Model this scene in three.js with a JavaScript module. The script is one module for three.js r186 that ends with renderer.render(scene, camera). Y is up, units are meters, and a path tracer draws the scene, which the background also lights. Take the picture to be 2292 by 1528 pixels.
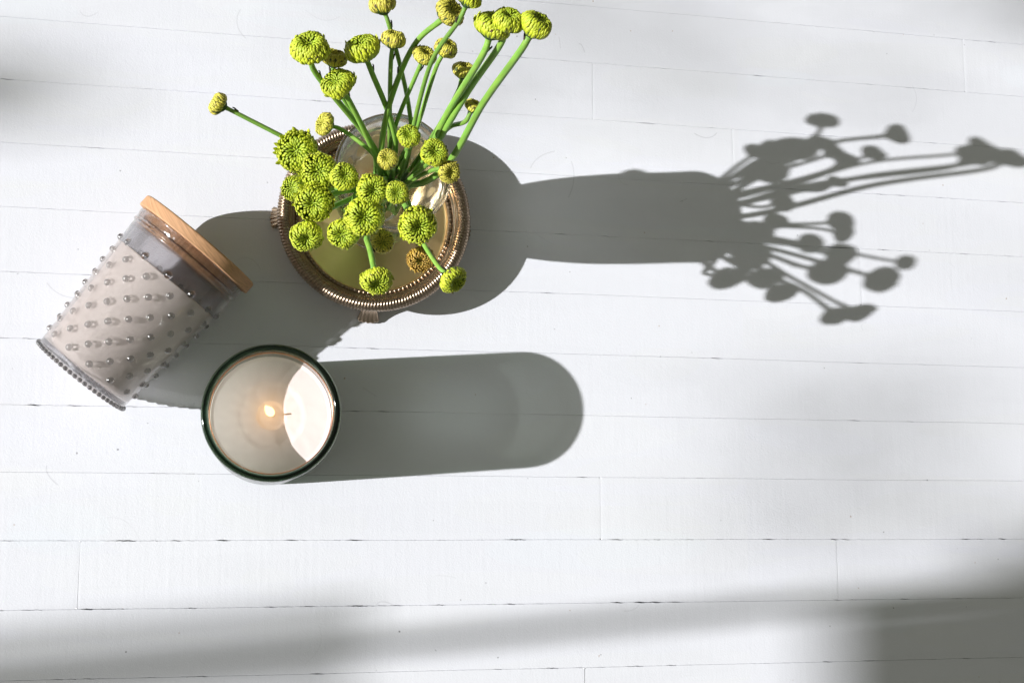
import * as THREE from 'three';
import { mergeGeometries } from 'three/addons/utils/BufferGeometryUtils.js';
import { ImprovedNoise } from 'three/addons/math/ImprovedNoise.js';

// ------------------------------------------------------------------ camera, sky, sun, exposure
const scene = new THREE.Scene();
const CAM_H = 0.9708, F = 2760;                      // metres above the floor, focal length in photo pixels
const RIGHT = new THREE.Vector3(0.9792395, 0.2026853, -0.0029614);
const DOWN = new THREE.Vector3(0.0305342, -0.1330464, 0.9906394);
const AHEAD = new THREE.Vector3(0.200394, -0.9701636, -0.1364731);
const camera = new THREE.PerspectiveCamera(2 * Math.atan(764 / F) * 180 / Math.PI, 1.5, 0.05, 60);
camera.position.set(0, CAM_H, 0);
camera.quaternion.setFromRotationMatrix(new THREE.Matrix4().makeBasis(RIGHT, DOWN.clone().negate(), AHEAD.clone().negate()));
scene.add(camera);
camera.updateMatrixWorld();

const SUN = new THREE.Vector3(-1.68, 1, 0.13);       // towards the sun: low, from the left
const SUN_DIR = SUN.clone().normalize();
const SKY_LEVEL = 0.105;
const SW = 512, SH = 256, skyData = new Float32Array(SW * SH * 4);
for (let j = 0; j < SH; j++) for (let i = 0; i < SW; i++) {
  const el = ((j + 0.5) / SH - 0.5) * Math.PI;                        // row 0 is straight down
  const az = ((i + 0.5) / SW - 0.5) * 2 * Math.PI;
  const toSun = Math.cos(el) * Math.cos(az - Math.PI);                // brighter towards the window side (-x)
  const up = Math.max(0, Math.sin(el));
  const b = SKY_LEVEL * (0.72 + 0.5 * Math.max(0, toSun) + 0.3 * up);
  const off = Math.acos(Math.min(1, Math.cos(el) * Math.cos(az) * SUN_DIR.x + Math.sin(el) * SUN_DIR.y + Math.cos(el) * Math.sin(az) * SUN_DIR.z));
  const glare = 2.2 * Math.exp(-((off / 0.10) ** 2)) + 0.25 * Math.exp(-((off / 0.3) ** 2));          // bright haze round the sun
  const k = (j * SW + i) * 4;
  skyData[k] = b * 0.985 + glare; skyData[k + 1] = b * 1.0 + glare; skyData[k + 2] = b * 0.83 + glare * 0.95; skyData[k + 3] = 1;
}
const sky = new THREE.DataTexture(skyData, SW, SH, THREE.RGBAFormat, THREE.FloatType);
sky.mapping = THREE.EquirectangularReflectionMapping; sky.magFilter = THREE.LinearFilter; sky.needsUpdate = true;
scene.background = sky; scene.environment = sky;

const sun = new THREE.DirectionalLight(new THREE.Color().setRGB(1, 0.998, 0.995), 4);
sun.target.position.set(0.2, 0, -0.12); sun.position.copy(SUN).multiplyScalar(4).add(sun.target.position);
sun.castShadow = true; sun.shadow.radius = 1; sun.shadow.mapSize.set(4096, 4096);
Object.assign(sun.shadow.camera, { left: -0.9, right: 0.9, top: 0.9, bottom: -0.9, near: 0.1, far: 20 });
scene.add(sun, sun.target);

const renderer = new THREE.WebGLRenderer({ antialias: true });
renderer.setSize(1024, 682);
renderer.toneMapping = THREE.LinearToneMapping;
renderer.toneMappingExposure = 1.57;
renderer.shadowMap.enabled = true;

// ------------------------------------------------------------------ helpers
let seed = 20260;
const rnd = () => { seed = (seed * 1664525 + 1013904223) % 4294967296; return seed / 4294967296; };
const rr = (a, b) => a + (b - a) * rnd();
const perlin = new ImprovedNoise();
const noise = (x, y = 0, z = 0) => perlin.noise(x, y, z);
const V = (x, y, z) => new THREE.Vector3(x, y, z);
const lin = (r, g, b) => new THREE.Color().setRGB(r, g, b);
const std = (o) => new THREE.MeshStandardMaterial(o);
const phys = (o) => new THREE.MeshPhysicalMaterial(o);

/** The point at height h that the photo shows at pixel (u, v). */
function at(u, v, h) {
  const d = RIGHT.clone().multiplyScalar((u - 1146) / F).addScaledVector(DOWN, (v - 764) / F).add(AHEAD);
  return V(0, CAM_H, 0).addScaledVector(d, (CAM_H - h) / -d.y);
}
const taken = {};
function numbered(name) { const n = taken[name] = (taken[name] ?? -1) + 1; return n ? `${name}_${String(n).padStart(3, '0')}` : name; }
function mesh(name, geometry, material, parent) {
  const m = new THREE.Mesh(geometry, material); m.name = numbered(name); m.castShadow = m.receiveShadow = true; parent.add(m); return m;
}
function thing(name, label, category, p = V(0, 0, 0), group) {
  const o = new THREE.Group(); o.name = numbered(name); o.position.copy(p); o.userData = { label, category };
  if (group) o.userData.group = group;
  scene.add(o); return o;
}
function geom(pos, idx, col, uv) {
  const g = new THREE.BufferGeometry();
  g.setAttribute('position', new THREE.Float32BufferAttribute(pos, 3));
  if (col) g.setAttribute('color', new THREE.Float32BufferAttribute(col, 3));
  if (uv) g.setAttribute('uv', new THREE.Float32BufferAttribute(uv, 2));
  g.setIndex(idx); g.computeVertexNormals(); return g;
}
/** A rounded polyline: every corner [r, y, fillet] of the profile gets an arc of that size. */
function profile(pts, step = 0.002) {
  const P = pts.map((p) => new THREE.Vector2(p[0], p[1])), out = [];
  P.forEach((p, i) => {
    const f = pts[i][2] ?? 0;
    if (!f || i === 0 || i === P.length - 1) { out.push(p); return; }
    const a = P[i - 1].clone().sub(p), b = P[i + 1].clone().sub(p), l = Math.min(f, a.length() * 0.49, b.length() * 0.49);
    a.setLength(l).add(p); b.setLength(l).add(p);
    for (let k = 0; k <= 5; k++) { const t = k / 5; out.push(a.clone().multiplyScalar((1 - t) * (1 - t)).addScaledVector(p, 2 * t * (1 - t)).addScaledVector(b, t * t)); }
  });
  const fine = [];
  out.forEach((p, i) => {
    if (i) { const q = out[i - 1], n = Math.max(1, Math.round(q.distanceTo(p) / step)); for (let k = 1; k <= n; k++) fine.push(q.clone().lerp(p, k / n)); } else fine.push(p);
  });
  return fine;
}
/** Turns a profile round the y axis; bend(r, y, angle, row) may move each vertex. The seam shares its vertices. */
function revolve(pts, segs, bend, col) {
  const pos = [], idx = [], color = col ? [] : null, uv = [];
  pts.forEach((p, j) => {
    for (let i = 0; i < segs; i++) {
      const a = i / segs * 2 * Math.PI; let r = p.x, y = p.y;
      if (bend) [r, y] = bend(r, y, a, j);
      pos.push(r * Math.cos(a), y, -r * Math.sin(a)); uv.push(i / segs, j / pts.length);
      if (col) color.push(...col(r, y, a));
    }
  });
  for (let j = 0; j + 1 < pts.length; j++) for (let i = 0; i < segs; i++) {
    const a = j * segs + i, b = j * segs + (i + 1) % segs, c = a + segs, d = b + segs;
    if (pts[j].x > 1e-7) idx.push(a, b, d);
    if (pts[j + 1].x > 1e-7) idx.push(a, d, c);
  }
  return geom(pos, idx, color, uv);
}
/** A tube of elliptical section along points; w(t), h(t) half axes. */
function tube(points, w, h, sides, side0) {
  const pos = [], idx = [], n = points.length;
  let side = side0 ? side0.clone() : V(0.3, 0.1, 1);
  for (let k = 0; k < n; k++) {
    const t = points[Math.min(k + 1, n - 1)].clone().sub(points[Math.max(k - 1, 0)]).normalize();
    side.addScaledVector(t, -side.dot(t)).normalize();
    const up = t.clone().cross(side);
    for (let s = 0; s < sides; s++) {
      const a = s / sides * 2 * Math.PI, f = k / (n - 1);
      const p = points[k].clone().addScaledVector(side, Math.cos(a) * w(f)).addScaledVector(up, Math.sin(a) * h(f));
      pos.push(p.x, p.y, p.z);
      if (k) { const b = (k - 1) * sides, e = k * sides, s2 = (s + 1) % sides; idx.push(b + s, b + s2, e + s2, b + s, e + s2, e + s); }
    }
  }
  return { pos, idx };
}
function dataTexture(n, fn, srgb) {
  const d = new Uint8Array(n * n * 4);
  for (let j = 0; j < n; j++) for (let i = 0; i < n; i++) { const c = fn(i, j), k = (j * n + i) * 4; d[k] = c[0]; d[k + 1] = c[1]; d[k + 2] = c[2]; d[k + 3] = 255; }
  const t = new THREE.DataTexture(d, n, n); t.wrapS = t.wrapT = THREE.RepeatWrapping; t.magFilter = THREE.LinearFilter; t.minFilter = THREE.LinearMipmapLinearFilter;
  if (srgb) t.colorSpace = THREE.SRGBColorSpace; t.needsUpdate = true; return t;
}

// ------------------------------------------------------------------ floor of painted boards
const PITCH = 0.05, Z0 = -0.42764;
const FX0 = -0.62, FX1 = 1.12;
function paintMaps() {                                // worn white paint: faint tone, specks, hairs, scuffs
  const W = 2048, Hh = 1536, c = document.createElement('canvas'); c.width = W; c.height = Hh;
  const g = c.getContext('2d');
  g.fillStyle = '#e9e9ea'; g.fillRect(0, 0, W, Hh);
  for (let k = 0; k < 420; k++) {
    g.fillStyle = `rgba(${rnd() < 0.5 ? '215,214,208' : '240,241,245'},${rr(0.01, 0.045).toFixed(3)})`;
    g.beginPath(); g.ellipse(rr(0, W), rr(0, Hh), rr(40, 260), rr(5, 40), rr(-0.1, 0.1), 0, 7); g.fill();
  }
  for (let k = 0; k < 150; k++) {
    g.fillStyle = `rgba(${rnd() < 0.3 ? '120,80,50' : '70,70,72'},${rr(0.25, 0.85).toFixed(2)})`;
    g.beginPath(); g.ellipse(rr(0, W), rr(0, Hh), rr(0.5, 1.5), rr(0.4, 1.0), rr(0, 3), 0, 7); g.fill();
  }
  for (let k = 0; k < 60; k++) {
    const x = rr(0, W), y = rr(0, Hh), a = rr(0, 6.3), l = rr(5, 40);
    g.strokeStyle = `rgba(130,130,132,${rr(0.08, 0.3).toFixed(2)})`; g.lineWidth = rr(0.6, 1.2);
    g.beginPath(); g.moveTo(x, y); g.quadraticCurveTo(x + Math.cos(a) * l + rr(-8, 8), y + Math.sin(a) * l + rr(-8, 8), x + Math.cos(a + 0.5) * l * 1.6, y + Math.sin(a + 0.5) * l * 1.6); g.stroke();
  }
  const t = new THREE.CanvasTexture(c); t.colorSpace = THREE.SRGBColorSpace; t.magFilter = THREE.LinearFilter; t.wrapS = t.wrapT = THREE.RepeatWrapping; t.anisotropy = 4;
  return t;
}
const rollerBump = dataTexture(512, (i, j) => {
  const n = 128 + 46 * noise(i / 5.33, j / 5.33, 3) + 36 * noise(i / 12.8, j / 12.8, 9) + 40 * noise(i / 64, j / 64, 1);
  const v = Math.max(0, Math.min(255, n)); return [v, v, v];
});
const paintMap = paintMaps();
rollerBump.repeat.set(14, 10);
const PAINT = std({ color: lin(0.932, 0.942, 1), map: paintMap, roughness: 0.42, bumpMap: rollerBump, bumpScale: 0.0002 });
const GAP = std({ color: lin(0.10, 0.075, 0.05), roughness: 0.95 });
const floor = new THREE.Group(); floor.name = 'floor'; floor.userData = { kind: 'structure', label: 'white painted floor of narrow wooden boards in dappled sunlight' };
scene.add(floor);
// how far the paint has cracked open along each joint, left end and right end
const OPEN = { 0: [.2, .35], 1: [.25, .35], 2: [.5, .3], 3: [.15, .4], 4: [.3, .85], 5: [.75, .25], 6: [.35, .3], 7: [.55, .35], 8: [.25, .5], 9: [.85, .75], 10: [1, .45], 11: [.6, .6], 12: [.4, .4] };
function jointAt(n, x) {                              // half gap of joint n at x, and how far crumbs of paint stand up
  const [l, r] = OPEN[n] ?? [.35, .35], f = Math.min(1, Math.max(0, (x + 0.2) / 0.9)), o = l + (r - l) * f;
  const s = 0.5 + 0.75 * noise(x * 90, n * 7.3, 0.5) + 0.5 * noise(x * 340, n * 3.1, 2.5) + 0.35 * noise(x * 22, n * 5.7, 4.5);
  return [Math.max(0.00002, 0.0009 * (s - 1.08 + o * 0.55)), 0.00036 * Math.max(0, noise(x * 420, n * 9.7, 7.5) + 0.1) * (0.35 + o)];
}
function board(n, x0, x1) {
  const za = Z0 + n * PITCH, zb = za + PITCH, seen = n >= -1 && n <= 12, pos = [], idx = [], uv = [];
  const xs = []; for (let x = x0; x < x1 - 0.0005;) { xs.push(x); x += seen && x > -0.27 && x < 0.76 ? 0.0013 : 0.04; } xs.push(x1);
  const K = 10, lift = rr(-0.00006, 0.00006), endGap = 0.00003;
  xs.forEach((x, i) => {
    const [ga, ca] = jointAt(n, x), [gb, cb] = jointAt(n + 1, x + 0.003);
    const end = i === 0 || i === xs.length - 1, e = end ? 0.00007 : 0, xx = i === 0 ? x + endGap : i === xs.length - 1 ? x - endGap : x;
    const wob = 0.0004 * noise(x * 9, n * 4.4), wob2 = 0.0004 * noise(x * 9, (n + 1) * 4.4);
    const row = [[za + wob + ga, -0.007], [za + wob + ga, -0.0004 - e], [za + wob + ga + 0.00008, -0.00005 + ca - e], [za + wob + ga + 0.0003, ca * 0.8 - e], [za + wob + ga + 0.0011, ca * 0.15 - e],
      [zb + wob2 - gb - 0.0011, cb * 0.15 - e], [zb + wob2 - gb - 0.0003, cb * 0.8 - e], [zb + wob2 - gb - 0.00008, -0.00005 + cb - e], [zb + wob2 - gb, -0.0004 - e], [zb + wob2 - gb, -0.007]];
    for (const [z, y] of row) { pos.push(xx, y + lift, z); uv.push((x - FX0) / 1.02, (z + 0.9) / 0.765); }
    if (i) for (let k = 0; k < K - 1; k++) { const a = (i - 1) * K + k, b = a + K; idx.push(a, a + 1, b + 1, a, b + 1, b); }
  });
  // closed ends
  for (const i of [0, xs.length - 1]) { const b = i * K; for (let k = 0; k < K / 2 - 1; k++) { const q = [b + k, b + k + 1, b + K - 2 - k, b + K - 1 - k]; if (i === 0) idx.push(q[0], q[2], q[1], q[0], q[3], q[2]); else idx.push(q[0], q[1], q[2], q[0], q[2], q[3]); } }
  mesh('floorboard', geom(pos, idx, null, uv), PAINT, floor);
}
const BUTTS = { 0: [0.62], 1: [0.2696], 2: [0.3945], 3: [-0.32, 0.8], 4: [0.51], 5: [-0.4], 6: [0.72], 7: [-0.3], 8: [0.2742], 9: [-0.1259, 0.4792], 10: [0.9], 11: [0.2599] };
for (let n = -5; n <= 15; n++) {
  const cuts = [FX0, ...(BUTTS[n] ?? [rr(-0.5, 1)]), FX1];
  for (let k = 0; k + 1 < cuts.length; k++) board(n, cuts[k], cuts[k + 1]);
}
{
  const g = new THREE.BoxGeometry(1.9, 0.02, 1.25); g.translate(0.25, -0.0165, -0.14); mesh('subfloor', g, GAP, floor);
}

// ------------------------------------------------------------------ glass
// one glass skin that is cut into several meshes is tinted at its surface; the whole jar also in its depth
const SMOKE_GLASS = phys({ color: lin(0.70, 0.68, 0.69), roughness: 0, transmission: 1, thickness: 0.01, ior: 1.5 });
const CLEAR_GLASS = phys({ color: lin(0.93, 0.96, 0.93), roughness: 0, transmission: 1, thickness: 0.01, ior: 1.4 });
const GREEN_GLASS = phys({ color: lin(1, 1, 1), roughness: 0, transmission: 1, thickness: 0.01, ior: 1.5, attenuationColor: lin(0.15, 0.25, 0.17), attenuationDistance: 0.03 });
const WATER = phys({ color: lin(0.98, 1, 0.98), roughness: 0, transmission: 1, thickness: 0.05, ior: 1.4 });
const NAIL_GLASS = SMOKE_GLASS.clone(); NAIL_GLASS.color.setRGB(0.24, 0.235, 0.24);      // darker tint paints in the dark refraction of the thick raised dots
Object.assign(NAIL_GLASS, { clearcoat: 1, clearcoatRoughness: 0.3 }); Object.assign(SMOKE_GLASS, { clearcoat: 0.6, clearcoatRoughness: 0.2 });
for (const [g, o, r] of [[SMOKE_GLASS, 0.74, 0.06], [NAIL_GLASS, 0.97, 0.22], [GREEN_GLASS, 0.74, 0.08], [CLEAR_GLASS, 0.92, 0.08], [WATER, 1, 0.05]]) { g.transparent = o < 1; g.opacity = o; g.roughness = r; }

// ------------------------------------------------------------------ lit candle, standing
{
  const base = at(603, 950, 0), RO = 0.047, HJ = 0.1225;
  const t = thing('lit_candle', 'burning white candle in a smooth clear glass jar, standing upright', 'candle', V(base.x, 0, base.z));
  mesh('glass_jar', revolve(profile([[0, 0.0012], [0.036, 0.0012, 0.002], [0.0405, 0, 0.002], [0.0462, 0.0022, 0.004], [0.0468, 0.012, 0.004], [RO, 0.05], [RO, HJ - 0.004, 0.002], [RO - 0.0004, HJ, 0.0022], [RO - 0.0050, HJ, 0.0024], [RO - 0.0054, HJ - 0.005, 0.002], [RO - 0.0054, 0.0893], [0, 0.0893]], 0.004), 160), GREEN_GLASS, t);
  const WT = 0.0922, ri = RO - 0.0052;
  const wax = profile([[0, 0.0108], [ri - 0.002, 0.0109, 0.003], [ri, 0.015],  [ri, WT + 0.0012, 0.0008], [ri - 0.0022, WT + 0.0003, 0.002], [0.0235, WT, 0.004], [0.0205, WT - 0.00035, 0.003], [0.0102, WT - 0.0005, 0.002], [0.0080, WT - 0.0012, 0.0015], [0, WT - 0.0016]], 0.003);
  const waxMesh = mesh('candle_wax', revolve(wax, 120, (r, y, a) => [r, y + (y > WT - 0.01 ? 0.0002 * noise(r * 160 * Math.cos(a), r * 160 * Math.sin(a)) : 0)]),
    phys({ color: lin(0.86, 0.72, 0.70), roughness: 0.45, clearcoat: 0.3, clearcoatRoughness: 0.2 }), t);
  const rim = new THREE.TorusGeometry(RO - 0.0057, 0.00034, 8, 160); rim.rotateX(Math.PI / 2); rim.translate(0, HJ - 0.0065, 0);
  mesh('rim_reflection_line', rim, std({ color: lin(0.85, 0.42, 0.25), metalness: 1, roughness: 0.3 }), t);  // orange reflection along the inner rim, built as a thin metal ring
  const wick = []; for (let k = 0; k <= 6; k++) wick.push(V(0.001 * k / 6 * k / 6, WT - 0.002 + 0.009 * k / 6, -0.0006 * k / 6));
  const w = tube(wick, () => 0.0006, () => 0.0006, 8);
  mesh('wick', geom(w.pos, w.idx), std({ color: lin(0.02, 0.017, 0.015), roughness: 0.9 }), t);
  const fl = profile([[0, 0], [0.0019, 0.0010, 0.001], [0.0033, 0.0048, 0.003], [0.0022, 0.010, 0.004], [0.0006, 0.0145, 0.002], [0, 0.0165]], 0.001);
  const fg = revolve(fl, 24, (r, y) => [r, y]); fg.rotateX(-0.32); fg.rotateZ(0.34); fg.translate(0.0006, WT + 0.0042, -0.0004);
  const flame = mesh('candle_flame', fg, std({ color: lin(0, 0, 0), emissive: lin(1, 0.66, 0.25), emissiveIntensity: 2.2, roughness: 1 }), t);
  const glow = new THREE.PointLight(lin(1, 0.5, 0.16), 0.00007, 0, 2); glow.position.set(0.001, WT + 0.009, -0.0006); glow.shadow.radius = 0.1; glow.castShadow = true; t.add(glow);
}

// ------------------------------------------------------------------ hobnail jar, lying on its side
{
  const RB = 0.0372, RT = 0.0462, HJ = 0.1225, SEG = 440;
  const b = at(178, 845, 0.038), m = at(425, 567, 0.048), dir = V(m.x - b.x, 0, m.z - b.z).normalize();
  const rFoot = 0.0396, rLid = 0.0498, lidAt = HJ + 0.004, slope = Math.asin((rLid - rFoot) / (lidAt - 0.001));
  dir.multiplyScalar(Math.cos(slope)).setY(Math.sin(slope));
  const t = thing('hobnail_candle', 'smoky glass hobnail jar candle with wooden lid, lying on its side', 'candle', V(b.x, rFoot * Math.cos(slope) + 0.0002, b.z));
  t.quaternion.setFromUnitVectors(V(0, 1, 0), dir); t.rotateY(0.31);
  const rOut = (y) => RB + (RT - RB) * y / HJ;
  const outer = [];
  const low = profile([[0, 0.0012], [0.030, 0.0012, 0.003], [0.034, 0.0002, 0.002], [0.0378, 0.0008, 0.001], [0.0381, 0.0018, 0.0008], [rOut(0.0034), 0.0034]], 0.0012);
  const wallRows = 176, y1 = HJ - 0.0105; const wall = [];
  for (let k = 1; k <= wallRows; k++) { const y = 0.0034 + (y1 - 0.0034) * k / wallRows; wall.push(new THREE.Vector2(rOut(y), y)); }
  const top = profile([[rOut(y1), y1], [rOut(y1) + 0.0012, y1 + 0.0012, 0.0008], [rOut(y1) + 0.0014, y1 + 0.0026, 0.0008], [rOut(y1) + 0.0002, y1 + 0.0042, 0.001], [rOut(y1) + 0.0012, y1 + 0.007, 0.002], [RT + 0.0006, HJ, 0.0014], [RT - 0.0022, HJ, 0.001], [RT - 0.003, HJ - 0.004, 0.002], [rOut(0.1) - 0.003, 0.1], [rOut(0.092) - 0.0031, 0.092], [0, 0.092]], 0.003).slice(1);
  const pts = [...low, ...wall, ...top], j0 = low.length;
  const nails = [], PER = 13, RN = 0.0025;
  for (let row = 0; row < 9; row++) for (let k = 0; k < PER; k++) nails.push({ y: 0.0145 + row * 0.0102, a: (k + (row % 2) * 0.5) / PER * 2 * Math.PI });
  const near = (a, y) => {
    let best = -1, dist = 9;
    const row = Math.round((y - 0.0145) / 0.0102); if (row < 0 || row > 8) return [-1, 9];
    const o = (row % 2) * 0.5, k = ((Math.round(a / (2 * Math.PI) * PER - o) % PER) + PER) % PER, q = nails[row * PER + k];
    let da = Math.abs(a - q.a); da = Math.min(da, 2 * Math.PI - da);
    best = row * PER + k; dist = Math.hypot(da * rOut(y), y - q.y); return [best, dist];
  };
  const whole = revolve(pts, SEG, (r, y, a, j) => {
    if (j >= j0 && j < j0 + wallRows) { const [, d] = near(a, y); if (d < RN) { const s = 0.0024 * Math.pow(1 - (d / RN) ** 2, 0.5); return [r + s, y]; } return [r + 0.00009 * noise(a * 2.2, y * 60), y]; }
    if (j < j0 && r > 0.0335) return [r + 0.0013 * Math.pow(Math.abs(Math.cos(a * 27)), 0.8) * Math.min(1, (0.0034 - y) / 0.0008), y];
    if (j >= j0 + wallRows && y > y1 && r > rOut(y) - 0.0005) return [r + 0.00025 * noise(a * 14, y * 700), y + 0.00022 * noise(a * 18, 5)];
    return [r, y];
  });
  // the same unbroken glass skin, cut into the body and its raised hobnails
  const P = whole.attributes.position.array, N = whole.attributes.normal.array, I = whole.index.array, share = nails.map(() => []), rest = [];
  for (let k = 0; k < I.length; k += 3) {
    const j = Math.floor(Math.min(I[k], I[k + 1], I[k + 2]) / SEG); let to = -1;
    if (j >= j0 - 1 && j < j0 + wallRows) {
      let x = 0, y = 0, z = 0; for (let q = 0; q < 3; q++) { x += P[I[k + q] * 3]; y += P[I[k + q] * 3 + 1]; z += P[I[k + q] * 3 + 2]; }
      const a = (Math.atan2(-z, x) + 2 * Math.PI) % (2 * Math.PI), [q, d] = near(a, y / 3); if (q >= 0 && d < RN * 1.02) to = q;
    }
    (to < 0 ? rest : share[to]).push(I[k], I[k + 1], I[k + 2]);
  }
  const cut = (list) => {
    const map = new Map(), p = [], n = [], idx = [];
    for (const v of list) { if (!map.has(v)) { map.set(v, map.size); p.push(P[v * 3], P[v * 3 + 1], P[v * 3 + 2]); n.push(N[v * 3], N[v * 3 + 1], N[v * 3 + 2]); } idx.push(map.get(v)); }
    const g = new THREE.BufferGeometry(); g.setAttribute('position', new THREE.Float32BufferAttribute(p, 3)); g.setAttribute('normal', new THREE.Float32BufferAttribute(n, 3)); g.setIndex(idx); return g;
  };
  const body = mesh('glass_jar', cut(rest), SMOKE_GLASS, t);
  const bead = new THREE.SphereGeometry(0.0017, 14, 10);
  for (let k = 0; k < 56; k++) { const a = k / 56 * 2 * Math.PI, o = mesh('foot_bead', bead, NAIL_GLASS, body); o.position.set(0.0380 * Math.cos(a), 0.0020, -0.0380 * Math.sin(a)); }
  for (const s of share) if (s.length) mesh('hobnail', cut(s), NAIL_GLASS, body);
  const WT = 0.0945;
  mesh('candle_wax', revolve(profile([[0, 0.0072], [rOut(0.008) - 0.007, 0.0076, 0.003], [rOut(0.012) - 0.0034, 0.0115, 0.004], [rOut(0.05) - 0.0030, 0.05], [rOut(WT) - 0.0028, WT, 0.0008], [0.02, WT - 0.0006], [0, WT - 0.001]], 0.004), 96),
    phys({ color: lin(0.74, 0.665, 0.63), roughness: 0.5 }), t);
  // wooden lid with its plug and seal
  const grain = dataTexture(256, (i, j) => { const n = noise(i / 22, j / 3.2, 2) * 26 + noise(i / 60, j / 9, 8) * 24 + noise(i / 4, j / 2, 5) * 8; return [192 + n, 147 + n * 0.85, 108 + n * 0.7]; }, true);
  const WOOD = std({ map: grain, roughness: 0.62 });
  const lid = new THREE.CylinderGeometry(rLid, rLid, 0.0088, 128, 1); lid.dispose();
  const lg = revolve(profile([[0, HJ + 0.0006], [rLid - 0.0004, HJ + 0.0006, 0.0006], [rLid, HJ + 0.0012, 0.0004], [rLid, HJ + 0.0086, 0.0008], [rLid - 0.0008, HJ + 0.0096, 0.0008], [0, HJ + 0.0096]], 0.002), 160);
  { const p = lg.attributes.position, u = []; for (let k = 0; k < p.count; k++) u.push((p.getX(k) + p.getY(k) * 0.3) / 0.05, (p.getZ(k) * 0.35 + p.getY(k)) / 0.03); lg.setAttribute('uv', new THREE.Float32BufferAttribute(u, 2)); }
  const lidMesh = mesh('wooden_lid', lg, WOOD, t); lidMesh.userData.label = 'pale bamboo lid';
  const plug = revolve(profile([[0, HJ - 0.010], [0.0405, HJ - 0.010, 0.001], [0.0412, HJ - 0.009], [0.0412, HJ + 0.0004], [0, HJ + 0.0004]], 0.003), 96);
  { const p = plug.attributes.position, u = []; for (let k = 0; k < p.count; k++) u.push(p.getX(k) / 0.05, p.getZ(k) / 0.04); plug.setAttribute('uv', new THREE.Float32BufferAttribute(u, 2)); }
  mesh('lid_plug', plug, WOOD, lidMesh);
  const ring = new THREE.TorusGeometry(0.0415, 0.0012, 10, 120); ring.rotateX(Math.PI / 2); ring.translate(0, HJ - 0.0065, 0);
  mesh('seal_ring', ring, std({ color: lin(0.16, 0.07, 0.035), roughness: 0.5 }), lidMesh);
}

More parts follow.
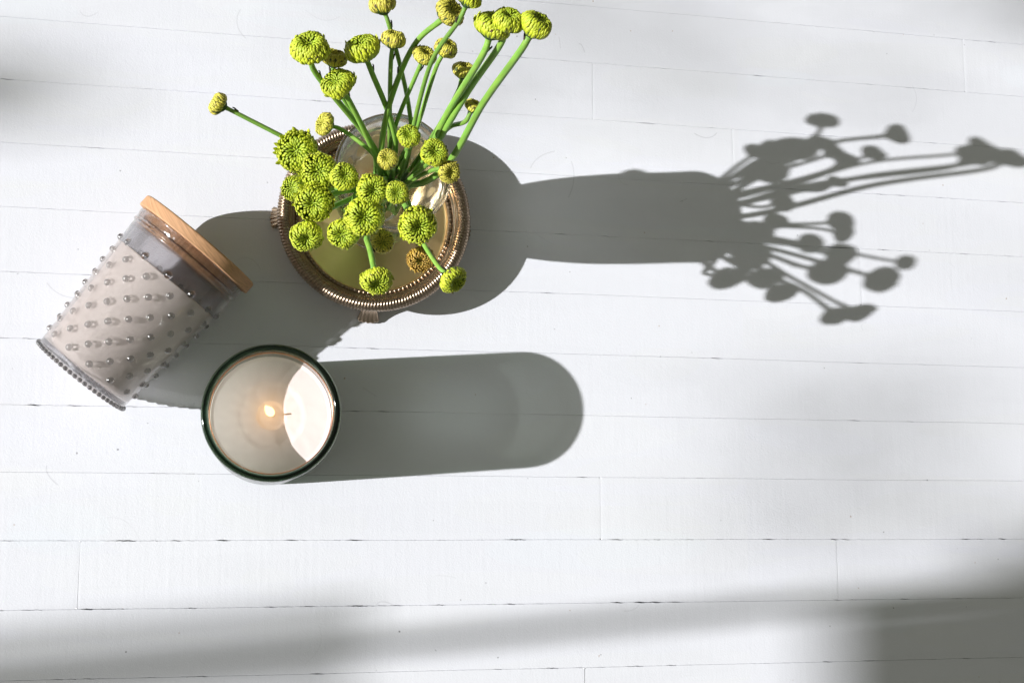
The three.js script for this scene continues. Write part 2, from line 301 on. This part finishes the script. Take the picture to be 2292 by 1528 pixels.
// ------------------------------------------------------------------ footed metal tray
const VX = 0.0850, VZ = -0.2272, TRAY = 0.0195;
{
  const t = thing('footed_tray', 'round tarnished bronze tray with beaded, fluted rim on small shell feet', 'tray', V(VX, 0, VZ));
  const patina = dataTexture(512, (i, j) => { const n = noise(i / 9, j / 30, 4) * 22 + noise(i / 60, j / 60, 7) * 26 + noise(i / 3, j / 3, 1) * 10; return [178 + n, 150 + n, 122 + n * 0.9]; }, true);
  const rough = dataTexture(256, (i, j) => { const n = 96 + noise(i / 30, j / 5, 4) * 40 + noise(i / 8, j / 2, 4) * 24; return [n, n, n]; });
  const METAL = phys({ color: lin(0.88, 0.98, 1.12), map: patina, metalness: 1, roughness: 0.85, roughnessMap: rough });
  METAL.map.repeat.set(6, 2);
  const SPUN = phys({ color: lin(1, 0.73, 0.39), metalness: 1, roughness: 0.34, anisotropy: 0.5, clearcoat: 0.8, clearcoatRoughness: 0.07, anisotropyRotation: Math.PI / 2 });
  const plate = profile([[0, TRAY], [0.0565, TRAY, 0.002], [0.0578, TRAY + 0.0012, 0.001], [0.0582, TRAY + 0.004, 0.001]], 0.002);
  mesh('tray_plate', revolve(plate, 180), SPUN, t);
  const inner = profile([[0.0580, TRAY + 0.0012], [0.0584, TRAY + 0.0042, 0.0006], [0.0612, TRAY + 0.0062, 0.001], [0.0618, TRAY + 0.0090, 0.0012], [0.0634, TRAY + 0.0098, 0.0008], [0.0642, TRAY + 0.0122, 0.0009], [0.0656, TRAY + 0.0126, 0.0008], [0.0660, TRAY + 0.0116], [0.0655, TRAY + 0.009], [0.060, TRAY - 0.0022, 0.002], [0.052, TRAY - 0.003], [0, TRAY - 0.003]], 0.002);
  mesh('moulded_rim', revolve(inner, 200), METAL, t);
  const gad = []; for (let k = 0; k <= 16; k++) { const a = Math.PI * (1.02 - 1.38 * k / 16); gad.push(new THREE.Vector2(0.0698 + 0.0049 * Math.cos(a), TRAY + 0.0122 + 0.0047 * Math.sin(a) - 0.0012 * Math.max(0, Math.cos(a)))); }
  gad.push(new THREE.Vector2(0.0655, TRAY + 0.0085));
  const NF = 186;
  mesh('fluted_rim', revolve(gad, NF * 8, (r, y, a, j) => { const f = j / 16, ph = NF * a + f * 10 + 0.6 * noise(a * 9, f), s = Math.pow(Math.abs(Math.sin(ph / 2)), 0.8) - 0.5, e = Math.sin(Math.PI * Math.min(1, f)); const q = Math.PI * (1.02 - 1.38 * Math.min(1, f)); return [r + 0.0014 * s * e * Math.cos(q), y + 0.0014 * s * e * Math.sin(q)]; }), METAL, t);
  const bead = new THREE.SphereGeometry(0.00152, 12, 8); bead.scale(1, 0.9, 1);
  for (let k = 0; k < 108; k++) { const a = k / 108 * 2 * Math.PI, o = mesh('bead', bead, METAL, t); o.position.set(0.0598 * Math.cos(a), TRAY + 0.0061, -0.0598 * Math.sin(a)); o.rotation.y = a; }
  const footShape = () => {
    const parts = [];
    for (let k = -2; k <= 2; k++) {
      const a = k * 0.36, pts = [V(0.0655, TRAY + 0.004, k * 0.0009), V(0.0690, 0.0165, k * 0.0016), V(0.0710 + 0.0012 * Math.cos(a), 0.0098, k * 0.0024), V(0.0735 + 0.0036 * Math.cos(a), 0.0042, Math.sin(a) * 0.0090), V(0.0746 + 0.0052 * Math.cos(a), 0.0019, Math.sin(a) * 0.0105)];
      const c = new THREE.CatmullRomCurve3(pts).getPoints(18), g = tube(c, (f) => (0.0011 + 0.0014 * f) * (f > 0.94 ? 0.6 : 1) * (f > 0.99 ? 0.3 : 1), (f) => (0.0013 + 0.0005 * f) * (f > 0.99 ? 0.3 : 1), 10, V(0, 0, 1));
      parts.push(geom(g.pos, g.idx));
    }
    const web = tube(new THREE.CatmullRomCurve3([V(0.064, TRAY + 0.003, 0), V(0.068, 0.0165, 0), V(0.072, 0.007, 0), V(0.0755, 0.0016, 0)]).getPoints(12), (f) => 0.003 + 0.0055 * f, () => 0.0012, 12, V(0, 0, 1));
    parts.push(geom(web.pos, web.idx));
    return mergeGeometries(parts);
  };
  const fs = footShape();
  for (let k = 0; k < 4; k++) { const o = mesh('shell_foot', fs, METAL, t); o.rotation.y = -0.02 + k * Math.PI / 2; }
}

// ------------------------------------------------------------------ glass vase with water
{
  const t = thing('glass_vase', 'clear footed glass vase of water holding the flowers on the tray', 'vase', V(VX, TRAY + 0.0001, VZ));
  const out = new THREE.CatmullRomCurve3([[0.0225, 0.0005], [0.0245, 0.0018], [0.0222, 0.0042], [0.0140, 0.009], [0.0112, 0.015], [0.0135, 0.022], [0.0200, 0.032], [0.0270, 0.046], [0.0332, 0.064], [0.0372, 0.085], [0.0389, 0.108], [0.0394, 0.134], [0.0399, 0.1445]].map(([x, y]) => V(x, y, 0))).getPoints(100).map((p) => new THREE.Vector2(p.x, p.y));
  const WL = 0.1215, inn = [[0.0373, 0.1445], [0.0367, 0.1405], [0.0365, 0.136], [0.0364, 0.129], [0.03635, WL + 0.0012], [0.0358, WL + 0.0003]].map(([x, y]) => new THREE.Vector2(x, y));
  const rim = []; for (let k = 1; k < 8; k++) { const a = Math.PI * k / 8; rim.push(new THREE.Vector2(0.0386 + 0.0013 * Math.cos(a), 0.1445 + 0.0015 * Math.sin(a))); }
  mesh('glass_bowl', revolve([new THREE.Vector2(0, 0.0016), new THREE.Vector2(0.019, 0.0014), ...out, ...rim, ...inn], 240, (r, y, a) => {
    const e = y > 0.03 && y < 0.138 && r > 0.0366 - (y < 0.09 ? 1 : 0) ? Math.min(1, (y - 0.03) / 0.02, (0.138 - y) / 0.02) : 0; return [r + e * 0.00008 * Math.cos(20 * a) + e * 0.00006 * noise(a * 4, y * 40), y];
  }), CLEAR_GLASS, t);
  // the water's surface closes the same clear body, so that stems stand inside it
  mesh('water', revolve([inn[5], new THREE.Vector2(0.0345, WL), new THREE.Vector2(0.02, WL), new THREE.Vector2(0, WL)], 240), WATER, t);
}

// ------------------------------------------------------------------ the window and twigs that the sun comes through
{
  const x = -2.8, t = thing('window_frame', 'white window frame whose bars throw the soft broad shade across the boards', 'window', V(x, 0, 0));
  const W = std({ color: lin(0.75, 0.75, 0.74), roughness: 0.5 });
  const bar = (name, z0, z1, y0, y1, d = 0.02) => { const g = new THREE.BoxGeometry(d, y1 - y0, z1 - z0); g.translate(0, (y0 + y1) / 2, (z0 + z1) / 2); return mesh(name, g, W, t); };
  bar('mullion', 0.320, 0.3325, 0.95, 2.5, 0.012);
  bar('jamb', -0.75, -0.70, 0.95, 2.5); bar('sill', -0.75, 0.95, 0.90, 0.95, 0.08); bar('head_rail', -0.75, 0.95, 2.5, 2.56, 0.04);
  const aw = thing('added_shade_panel', 'white awning added out of view to shade the far corner boards', 'panel', V(-4.8, 0, 0));
  const ag = new THREE.BoxGeometry(0.03, 0.75, 0.9); ag.translate(0, 3.157 + 0.375, 0.482 + 0.45); mesh('shade_board', ag, W, aw);  // unseen panel added to cast the soft shade in the lower right corner
  const hem = new THREE.BoxGeometry(0.034, 0.012, 0.9); hem.translate(0, 3.151, 0.482 + 0.45); mesh('shade_board_hem', hem, W, aw);
  const c = thing('added_shade_sheet', 'pale sheer curtain added out of view to shade the near left boards', 'sheet', V(-3, 0, 0));
  const pos = [], idx = []; for (let k = 0; k <= 60; k++) { const z = 0.302 + k * 0.011, dx = 0.012 * Math.sin(k * 0.9) * (k > 2 ? 1 : 0); for (const [e, y] of [[0, 0.9], [0, 1.838], [0.0008, 1.838], [0.0008, 0.9]]) pos.push(dx + e, y, z); if (k) { const p = (k - 1) * 4; for (let q = 0; q < 4; q++) { const w = (q + 1) % 4; idx.push(p + q, p + w, p + 4 + w, p + q, p + 4 + w, p + 4 + q); } } }
  mesh('shade_sheet_cloth', geom(pos, idx), std({ color: lin(0.8, 0.8, 0.8), roughness: 1, transparent: true, opacity: 0.34 }), c);  // unseen half-opaque sheet added to dim the sun at lower left
}
{
  const x = -7.0, t = thing('tree_branch', 'leafy branch outside whose blurred shade dapples the floor', 'branch', V(x, 2.6, 0.2));
  const leaf = (y, z, l, w, turn) => {
    const pts = []; for (let k = 0; k < 6; k++) { const f = k / 5 - 0.5; pts.push(V(0.02 * f * f, Math.sin(turn) * l * f, Math.cos(turn) * l * f)); }
    const g = tube(pts, (f) => w * Math.sin(Math.PI * (0.04 + 0.92 * f)), () => 0.0004, 6, V(0, Math.cos(turn), -Math.sin(turn))); const q = geom(g.pos, g.idx); q.translate(rr(-0.05, 0.05), y - 2.6 + 2.262, z - 0.2 + 0.294); return q;
  };
  const L = [], twig = [];
  const spray = (y0, y1, z0, z1, n, l, w) => { for (let k = 0; k < n; k++) L.push(leaf(y0 + (y1 - y0) * (k + 0.5) / n, z0 + (z1 - z0) * ((k * 0.618034) % 1), l * rr(0.6, 1.2), w * rr(0.6, 1.2), rr(0, 3.1))); };
  spray(2.14, 2.27, 0.16, 0.32, 105, 0.03, 0.0024);            // over the lower right of the floor
  for (let k = 0; k < 46; k++) { const f = rr(0, 1), up = rr(0, 0.24); L.push(leaf(2.25 + 0.10 * f + up, 0.363 - 0.058 * f + rr(-0.01, 0.03) , 0.08, 0.018, rr(0, 3.1))); }
  spray(1.95, 2.25, -0.22, -0.05, 66, 0.04, 0.0036);          // along the top of the picture
  spray(1.755, 1.80, -0.115, -0.06, 11, 0.05, 0.009); spray(2.31, 2.44, -0.24, -0.13, 26, 0.06, 0.011);
  mesh('foliage', mergeGeometries(L), std({ color: lin(0.06, 0.11, 0.03), roughness: 0.6 }), t);
  for (const [a, b] of [[[2.95, 0.55], [2.2, 0.0]], [[2.75, 0.2], [2.0, -0.2]], [[2.95, 0.55], [2.35, 0.33]]]) {
    const p = []; for (let k = 0; k <= 8; k++) { const f = k / 8; p.push(V(0.05 * Math.sin(3 * f), a[0] + (b[0] - a[0]) * f - 2.6 + 2.262 + 0.04 * Math.sin(5 * f), a[1] + (b[1] - a[1]) * f + 0.094)); }
    const g = tube(p, (f) => 0.004 - 0.0028 * f, (f) => 0.004 - 0.0028 * f, 6); twig.push(geom(g.pos, g.idx));
  }
  mesh('twig', mergeGeometries(twig), std({ color: lin(0.09, 0.06, 0.04), roughness: 0.9 }), t);
}

// ------------------------------------------------------------------ button chrysanthemums
const PETAL = phys({ color: lin(1, 1, 1), vertexColors: true, roughness: 0.55, transmission: 0.15, thickness: 0 });
const CALYX = std({ color: lin(1, 1, 1), vertexColors: true, roughness: 0.7 });
const STEM = std({ color: lin(1, 1, 1), vertexColors: true, roughness: 0.5 });
const NODE = std({ color: lin(0.045, 0.032, 0.02), roughness: 0.9 });
const GOLDEN = Math.PI * (3 - Math.sqrt(5));
/** Florets laid in a spiral over a flattened ball of radius R round +y; look: 0 green, 1 yellow, 2 wilted; open: how far they spread. */
function petals(R, look, open, R2) {
  const pos = [], idx = [], col = [];
  const count = Math.round(85 + R * 13500), flat = 0.68 + 0.22 * R2(), lump = R2() * 50, lean = 0.10 * (R2() - 0.5);
  const surf = (th, lift) => { const dim = 0.52 * Math.exp(-((th / 0.46) ** 2)); return [Math.sin(th) * R * (1 + lift), Math.cos(th) * R * flat * (1 + lift) - dim * R]; };
  const swell = (th, ph) => 0.13 * noise(1.3 * Math.cos(ph) * Math.sin(th) + lump, 1.3 * Math.sin(ph) * Math.sin(th), Math.cos(th) * 1.3);
  const greens = [[0.57, 0.63, 0.024], [0.72, 0.64, 0.09], [0.66, 0.42, 0.07]][look], deep = [[0.24, 0.42, 0.012], [0.44, 0.46, 0.03], [0.30, 0.17, 0.03]][look];
  for (let i = 0; i < count; i++) {
    const u = i / (count - 1), th = 0.04 + 1.92 * Math.pow(u, 0.6), ph = i * GOLDEN + (R2() - 0.5) * 0.12;
    const outer = Math.min(1, th / 1.5), len = (0.20 + 0.62 * outer) * (0.9 + 0.2 * R2()), w = R * (0.046 + 0.066 * outer) * (0.88 + 0.24 * R2());
    const tipLift = (0.02 + open * 0.20 * outer) + (R2() - 0.5) * 0.035 + (R2() < 0.03 + 0.06 * open ? 0.06 + 0.12 * open : 0), twist = (R2() - 0.5) * 0.16;
    const n = 7, pts = [], sw = swell(th, ph);
    for (let k = 0; k < n; k++) {
      const f = k / (n - 1), a = th + len * (0.55 - f), lift = -0.10 + 0.10 * Math.min(1, f * 2.2) + tipLift * f * f - 0.05 * Math.max(0, f - 0.8) * 5 * (1 - open) + sw;
      const [r, y] = surf(a, lift); pts.push(V(r * Math.cos(ph + twist * f), y + lean * r * Math.cos(ph), r * Math.sin(ph + twist * f)));
    }
    const sideDir = V(-Math.sin(ph), 0, Math.cos(ph));
    const width = (f) => w * (f < 0.75 ? 0.62 + 0.5 * f : (1.0 - Math.pow((f - 0.75) / 0.25, 2) * 0.78));
    const g = tube(pts, width, (f) => width(f) * 0.55, 6, sideDir), base = pos.length / 3;
    for (const q of g.pos) pos.push(q);
    for (const q of g.idx) idx.push(q + base);
    const e = base + (n - 1) * 6; for (let s = 1; s < 5; s++) idx.push(e, e + s, e + s + 1);
    const v = 0.82 + 0.36 * R2(), yel = R2() * 0.4 + 0.2 + 0.55 * outer, brown = R2() < 0.003 + 0.008 * look + (th > 1.45 ? 0.22 * look : 0) ? 1 : 0;
    for (let k = 0; k < n; k++) for (let s = 0; s < 6; s++) {
      const f = k / (n - 1), mixA = Math.min(1, yel * (0.5 + 0.6 * f));
      for (let c = 0; c < 3; c++) { let x = (deep[c] + (greens[c] - deep[c]) * mixA) * v; if (f > 0.6) x += [0.09, 0.08, 0.025][c] * (f - 0.6) * 2; if (brown && f > 0.6) x = x * 0.5 + [0.16, 0.07, 0.02][c] * 0.5; col.push(x); }
    }
  }
  return geom(pos, idx, col);
}
function calyx(R, R2) {                               // green cup with overlapping bracts, brown at their tips
  const parts = [];
  const cup = revolve([[0, -0.86], [0.22, -0.84], [0.46, -0.70], [0.66, -0.46], [0.74, -0.22], [0.62, 0.0], [0, 0.1]].map(([x, y]) => new THREE.Vector2(x * R, y * R)), 20, null, () => [0.035, 0.075, 0.018]);
  cup.deleteAttribute('uv'); parts.push(cup);
  for (let ringNo = 0; ringNo < 2; ringNo++) for (let k = 0; k < 13; k++) {
    const ph = (k + ringNo * 0.5) / 13 * 2 * Math.PI + (R2() - 0.5) * 0.2, pts = [], len = 0.9 + 0.3 * R2();
    for (let q = 0; q < 6; q++) { const f = q / 5, a = 2.65 - (ringNo ? 0.55 : 0.2) - len * 0.85 * f, k2 = 0.86 + 0.16 * f + 0.05 * ringNo + (f > 0.9 ? 0.05 * R2() : 0); pts.push(V(Math.sin(a) * R * k2 * Math.cos(ph), Math.cos(a) * R * 0.86 * k2, Math.sin(a) * R * k2 * Math.sin(ph))); }
    const wd = (f) => R * 0.15 * (f < 0.6 ? 0.8 + 0.3 * f : 1 - ((f - 0.6) / 0.4) ** 2 * 0.75), g = tube(pts, wd, (f) => wd(f) * 0.28, 6, V(-Math.sin(ph), 0, Math.cos(ph))), c = [], br = R2();
    for (let q = 0; q < 6; q++) for (let s = 0; s < 6; s++) { const f = q / 5, b = Math.max(0, f - 0.45) * 1.6 * (0.4 + br); c.push(0.05 + 0.07 * b, 0.115 - 0.06 * b, 0.025 + 0.005 * b); }
    parts.push(geom(g.pos, g.idx, c));
  }
  return mergeGeometries(parts);
}
function flower(label, [u, v, h, d], [ax, ay], ways, o = {}) {
  const c = at(u, v, h), toCam = V(0, CAM_H, 0).sub(c).normalize(), R = 0.5 * d * (CAM_H - h) / F * 0.94;
  const axis = RIGHT.clone().multiplyScalar(ax).addScaledVector(DOWN, ay).addScaledVector(toCam, Math.sqrt(Math.max(0.05, 1 - ax * ax - ay * ay))).normalize();
  let s = Math.round(u * 7 + v * 13); const R2 = () => { s = (s * 1664525 + 1013904223) % 4294967296; return s / 4294967296; }; R2(); R2();
  const foot = V(VX + (R2() - 0.5) * 0.022, 0.058 + 0.012 * R2(), VZ + (R2() - 0.5) * 0.022);
  const t = thing('button_chrysanthemum', label, 'flower', foot, 'green button chrysanthemums in the glass vase');
  const look = o.look ?? 0;
  const head = mesh('flower_head', petals(R, look, o.open ?? 0.5, R2), PETAL, t);
  head.position.copy(c).sub(foot); head.quaternion.setFromUnitVectors(V(0, 1, 0), axis); head.rotateY(R2() * 6);
  const core = new THREE.SphereGeometry(R * 0.86, 20, 14); core.scale(1, 0.42, 1); core.translate(0, -0.26 * R, 0);
  core.setAttribute('color', new THREE.Float32BufferAttribute(Array.from({ length: core.attributes.position.count * 3 }, (_, k) => [0.26, 0.36, 0.016][k % 3]), 3));
  mesh('flower_core', core, PETAL, head);
  mesh('calyx', calyx(R, R2), CALYX, head);
  // stem: from the water past the mouth of the vase to the calyx
  const w = (o.stem ?? (d > 66 ? 0.00185 : 0.00145)), neck = c.clone().addScaledVector(axis, -R * 0.78), bend = o.bend ?? 0.007;
  const pts = [foot.clone()];
  ways.forEach(([pu, pv, ph = 0.164], k) => { const p = at(pu, pv, ph); if (!k) { const q = V(p.x - VX, 0, p.z - VZ); q.clampLength(0, 0.0335); p.x = VX + q.x; p.z = VZ + q.z; } pts.push(p); });
  pts.push(neck.clone().addScaledVector(axis, -bend), neck);
  const curve = new THREE.CatmullRomCurve3(pts, false, 'centripetal').getPoints(46).map((p) => p.sub(foot));
  const g = tube(curve, (f) => w * (1.12 - 0.2 * f) * (f > 0.95 ? 1.12 : 1), (f) => w * (1.12 - 0.2 * f) * (f > 0.95 ? 1.12 : 1), 10), col = [], bri = 0.85 + 0.3 * R2();
  for (let k = 0; k < curve.length; k++) for (let q = 0; q < 10; q++) { const n = 1 + 0.28 * noise(k * 0.16, q * 0.5, s % 97) + 0.2 * noise(k * 0.7, q * 1.3, s % 97) + (q % 2 ? 0.1 : -0.06); col.push((0.17 + 0.05 * R2()) * bri * n, 0.37 * bri * n, 0.055 * bri * n); }
  mesh('stem', geom(g.pos, g.idx, col), STEM, t);
  for (const f of o.nodes ?? (d > 56 ? [0.6 + 0.28 * R2()] : [])) {                      // withered leaf stubs left on the stem
    const k = Math.round(f * 46), p = curve[k], dirn = curve[Math.min(46, k + 1)].clone().sub(curve[Math.max(0, k - 1)]).normalize(), sd = dirn.clone().cross(V(0.2, 1, 0.3)).normalize().multiplyScalar(R2() < 0.5 ? -1 : 1);
    const q = [0, 1, 2, 3, 4].map((e) => p.clone().addScaledVector(sd, w * (0.7 + 0.28 * e - (e > 3 ? 0.4 : 0))).addScaledVector(dirn, 0.0011 * e)), b = tube(q, (x) => 0.0011 * (1 - 0.7 * x), (x) => 0.0008 * (1 - 0.6 * x), 6);
    mesh('withered_leaf', geom(b.pos, b.idx), NODE, t);
  }
}
// label, [pixel x, y, height in metres, pixels across], which way the head faces in the picture, where its stem passes, look
flower('bloom cut by the top edge, leftmost of those there, on a straight stem', [855, 10, .245, 62], [-.3, -.88], [[920, 295]], { look: 1, open: .3 });
flower('large drooping bloom at the top edge whose stem crosses all its neighbours', [1006, 28, .265, 72], [.55, -.5], [[850, 375], [868, 245, .20]], { look: 1, open: .3, bend: .03, nodes: [.62] });
flower('bloom mostly hidden by the top edge, above the large drooping one', [1050, -4, .31, 60], [.35, -.8], [[905, 365], [965, 140, .25]], { open: .3 });
flower('big pale bloom at top right, front one of the tight cluster of three', [1103, 58, .296, 86], [.25, -.8], [[945, 360], [1003, 250, .21]], { open: .4, stem: .0021 });
flower('shaded bloom at top right, half hidden behind the big pale one', [1137, 46, .303, 74], [.2, -.72], [[958, 350], [1050, 200, .235]], { open: .3, stem: .0021 });
flower('outermost bloom at top right on a long gently curved stem', [1198, 57, .305, 80], [.42, -.75], [[985, 385], [1085, 225, .235]], { open: .35, stem: .0022, nodes: [.86] });
flower('green bloom farthest left in the upper row, facing upward', [693, 108, .245, 86], [-.1, -.68], [[840, 335]], { open: .35 });
flower('small shaded bloom tucked behind the leftmost of the upper row', [748, 130, .225, 58], [.1, -.85], [[835, 330]], { look: 1, open: .2 });
flower('spiky topped green bloom in the upper row above a twin stem', [811, 110, .235, 80], [-.3, -.75], [[885, 325]], { open: .75 });
flower('yellow bud in the upper row behind the straight stem', [880, 88, .24, 58], [.1, -.88], [[872, 300]], { look: 1, open: .1 });
flower('brownish bud crossed by the stem of the drooping bloom', [950, 124, .235, 58], [.3, -.7], [[875, 315]], { look: 1, open: .1, nodes: [.7] });
flower('small yellow bud to the right of the brownish crossed bud', [998, 108, .25, 56], [.4, -.75], [[912, 345]], { look: 1, open: .15 });
flower('dull bud with dark bracts behind the two thick right stems', [1037, 157, .225, 55], [.2, -.85], [[955, 325]], { look: 1, open: .1 });
flower('smallest brown bud at right, on a short side stem', [1060, 237, .215, 44], [.4, -.78], [[965, 330], [1005, 285, .185]], { look: 1, open: .1, stem: .0016 });
flower('ruffled green bloom in front of the stems, below the upper row', [757, 188, .228, 76], [-.38, -.58], [[848, 372]], { open: .6 });
flower('yellow bloom facing left beside the mouth of the vase', [727, 277, .175, 53], [-.75, -.25], [[842, 352]], { look: 1, open: .2 });
flower('pale yellow bud standing far out to the left alone', [487, 232, .20, 52], [-.84, -.42], [[775, 385]], { look: 1, open: .1, bend: .01, nodes: [.72] });
flower('ragged wide open bloom over the left rim of the tray', [666, 340, .20, 88], [-.2, -.15], [[785, 400]], { open: 1 });
flower('bloom with its middle in shadow, below the ragged one', [715, 384, .225, 80], [-.1, -.05], [[795, 410]], { open: .85 });
flower('bloom between the shaded one and the central pair', [770, 396, .248, 64], [.15, -.25], [[812, 412]], { open: .5 });
flower('small outermost bloom over the left rim, partly covered', [660, 422, .17, 58], [-.45, -.05], [[790, 425]], { open: .7 });
flower('spiky green bloom lowest in the left cluster of four', [703, 453, .225, 80], [-.12, .12], [[795, 425]], { open: .9 });
flower('green bloom facing down beside the left edge of the polished plate', [685, 527, .215, 72], [.0, .6], [[800, 440]], { open: .5 });
flower('bloom half covered by the brighter central one to its right', [768, 522, .222, 70], [-.2, .3], [[800, 430]], { open: .5 });
flower('bright green bloom facing the camera, lower left of the centre', [815, 484, .25, 86], [.05, .12], [[848, 420]], { open: .5 });
flower('tall bloom at the very centre with a clear dimple', [834, 425, .255, 72], [.1, .03], [[862, 402]], { open: .4 });
flower('dark shaded bloom right beside the central one', [889, 431, .285, 54], [0, 0], [[885, 405]], { open: .3 });
flower('bloom down inside the mouth of the vase among the stems', [915, 305, .208, 54], [0, -.5], [[905, 340]], { open: .3 });
flower('half withered bloom in the middle of the stems', [868, 357, .212, 50], [-.2, -.4], [[880, 380]], { look: 1, open: .3 });
flower('round bloom right of the stems, above the glass edge', [972, 342, .232, 64], [.15, -.35], [[915, 402]], { open: .35 });
flower('small bloom leaning over the right edge of the glass', [1005, 385, .228, 52], [.45, .2], [[920, 405]], { look: 1, open: .4 });
flower('largest bloom low on the right with bright loose florets', [935, 503, .262, 84], [.2, .28], [[880, 425]], { open: .6 });
flower('small cupped bloom with a deep shaded hollow over the plate', [855, 540, .185, 55], [.05, .1], [[852, 430], [850, 485, .18]], { look: 1, open: .3 });
flower('wilted yellow brown bloom with drooping petals', [942, 578, .20, 60], [0, .55], [[898, 430], [918, 505, .19]], { look: 2, open: 1 });
flower('lowest bloom, hanging over the near rim of the tray', [842, 627, .25, 70], [.15, .72], [[838, 430], [820, 530, .222]], { open: .6, bend: .02 });
flower('bloom at lower right hanging past the rim of the tray', [1014, 625, .235, 66], [.62, .52], [[900, 432], [945, 540, .21]], { open: .4 });

renderer.render(scene, camera);
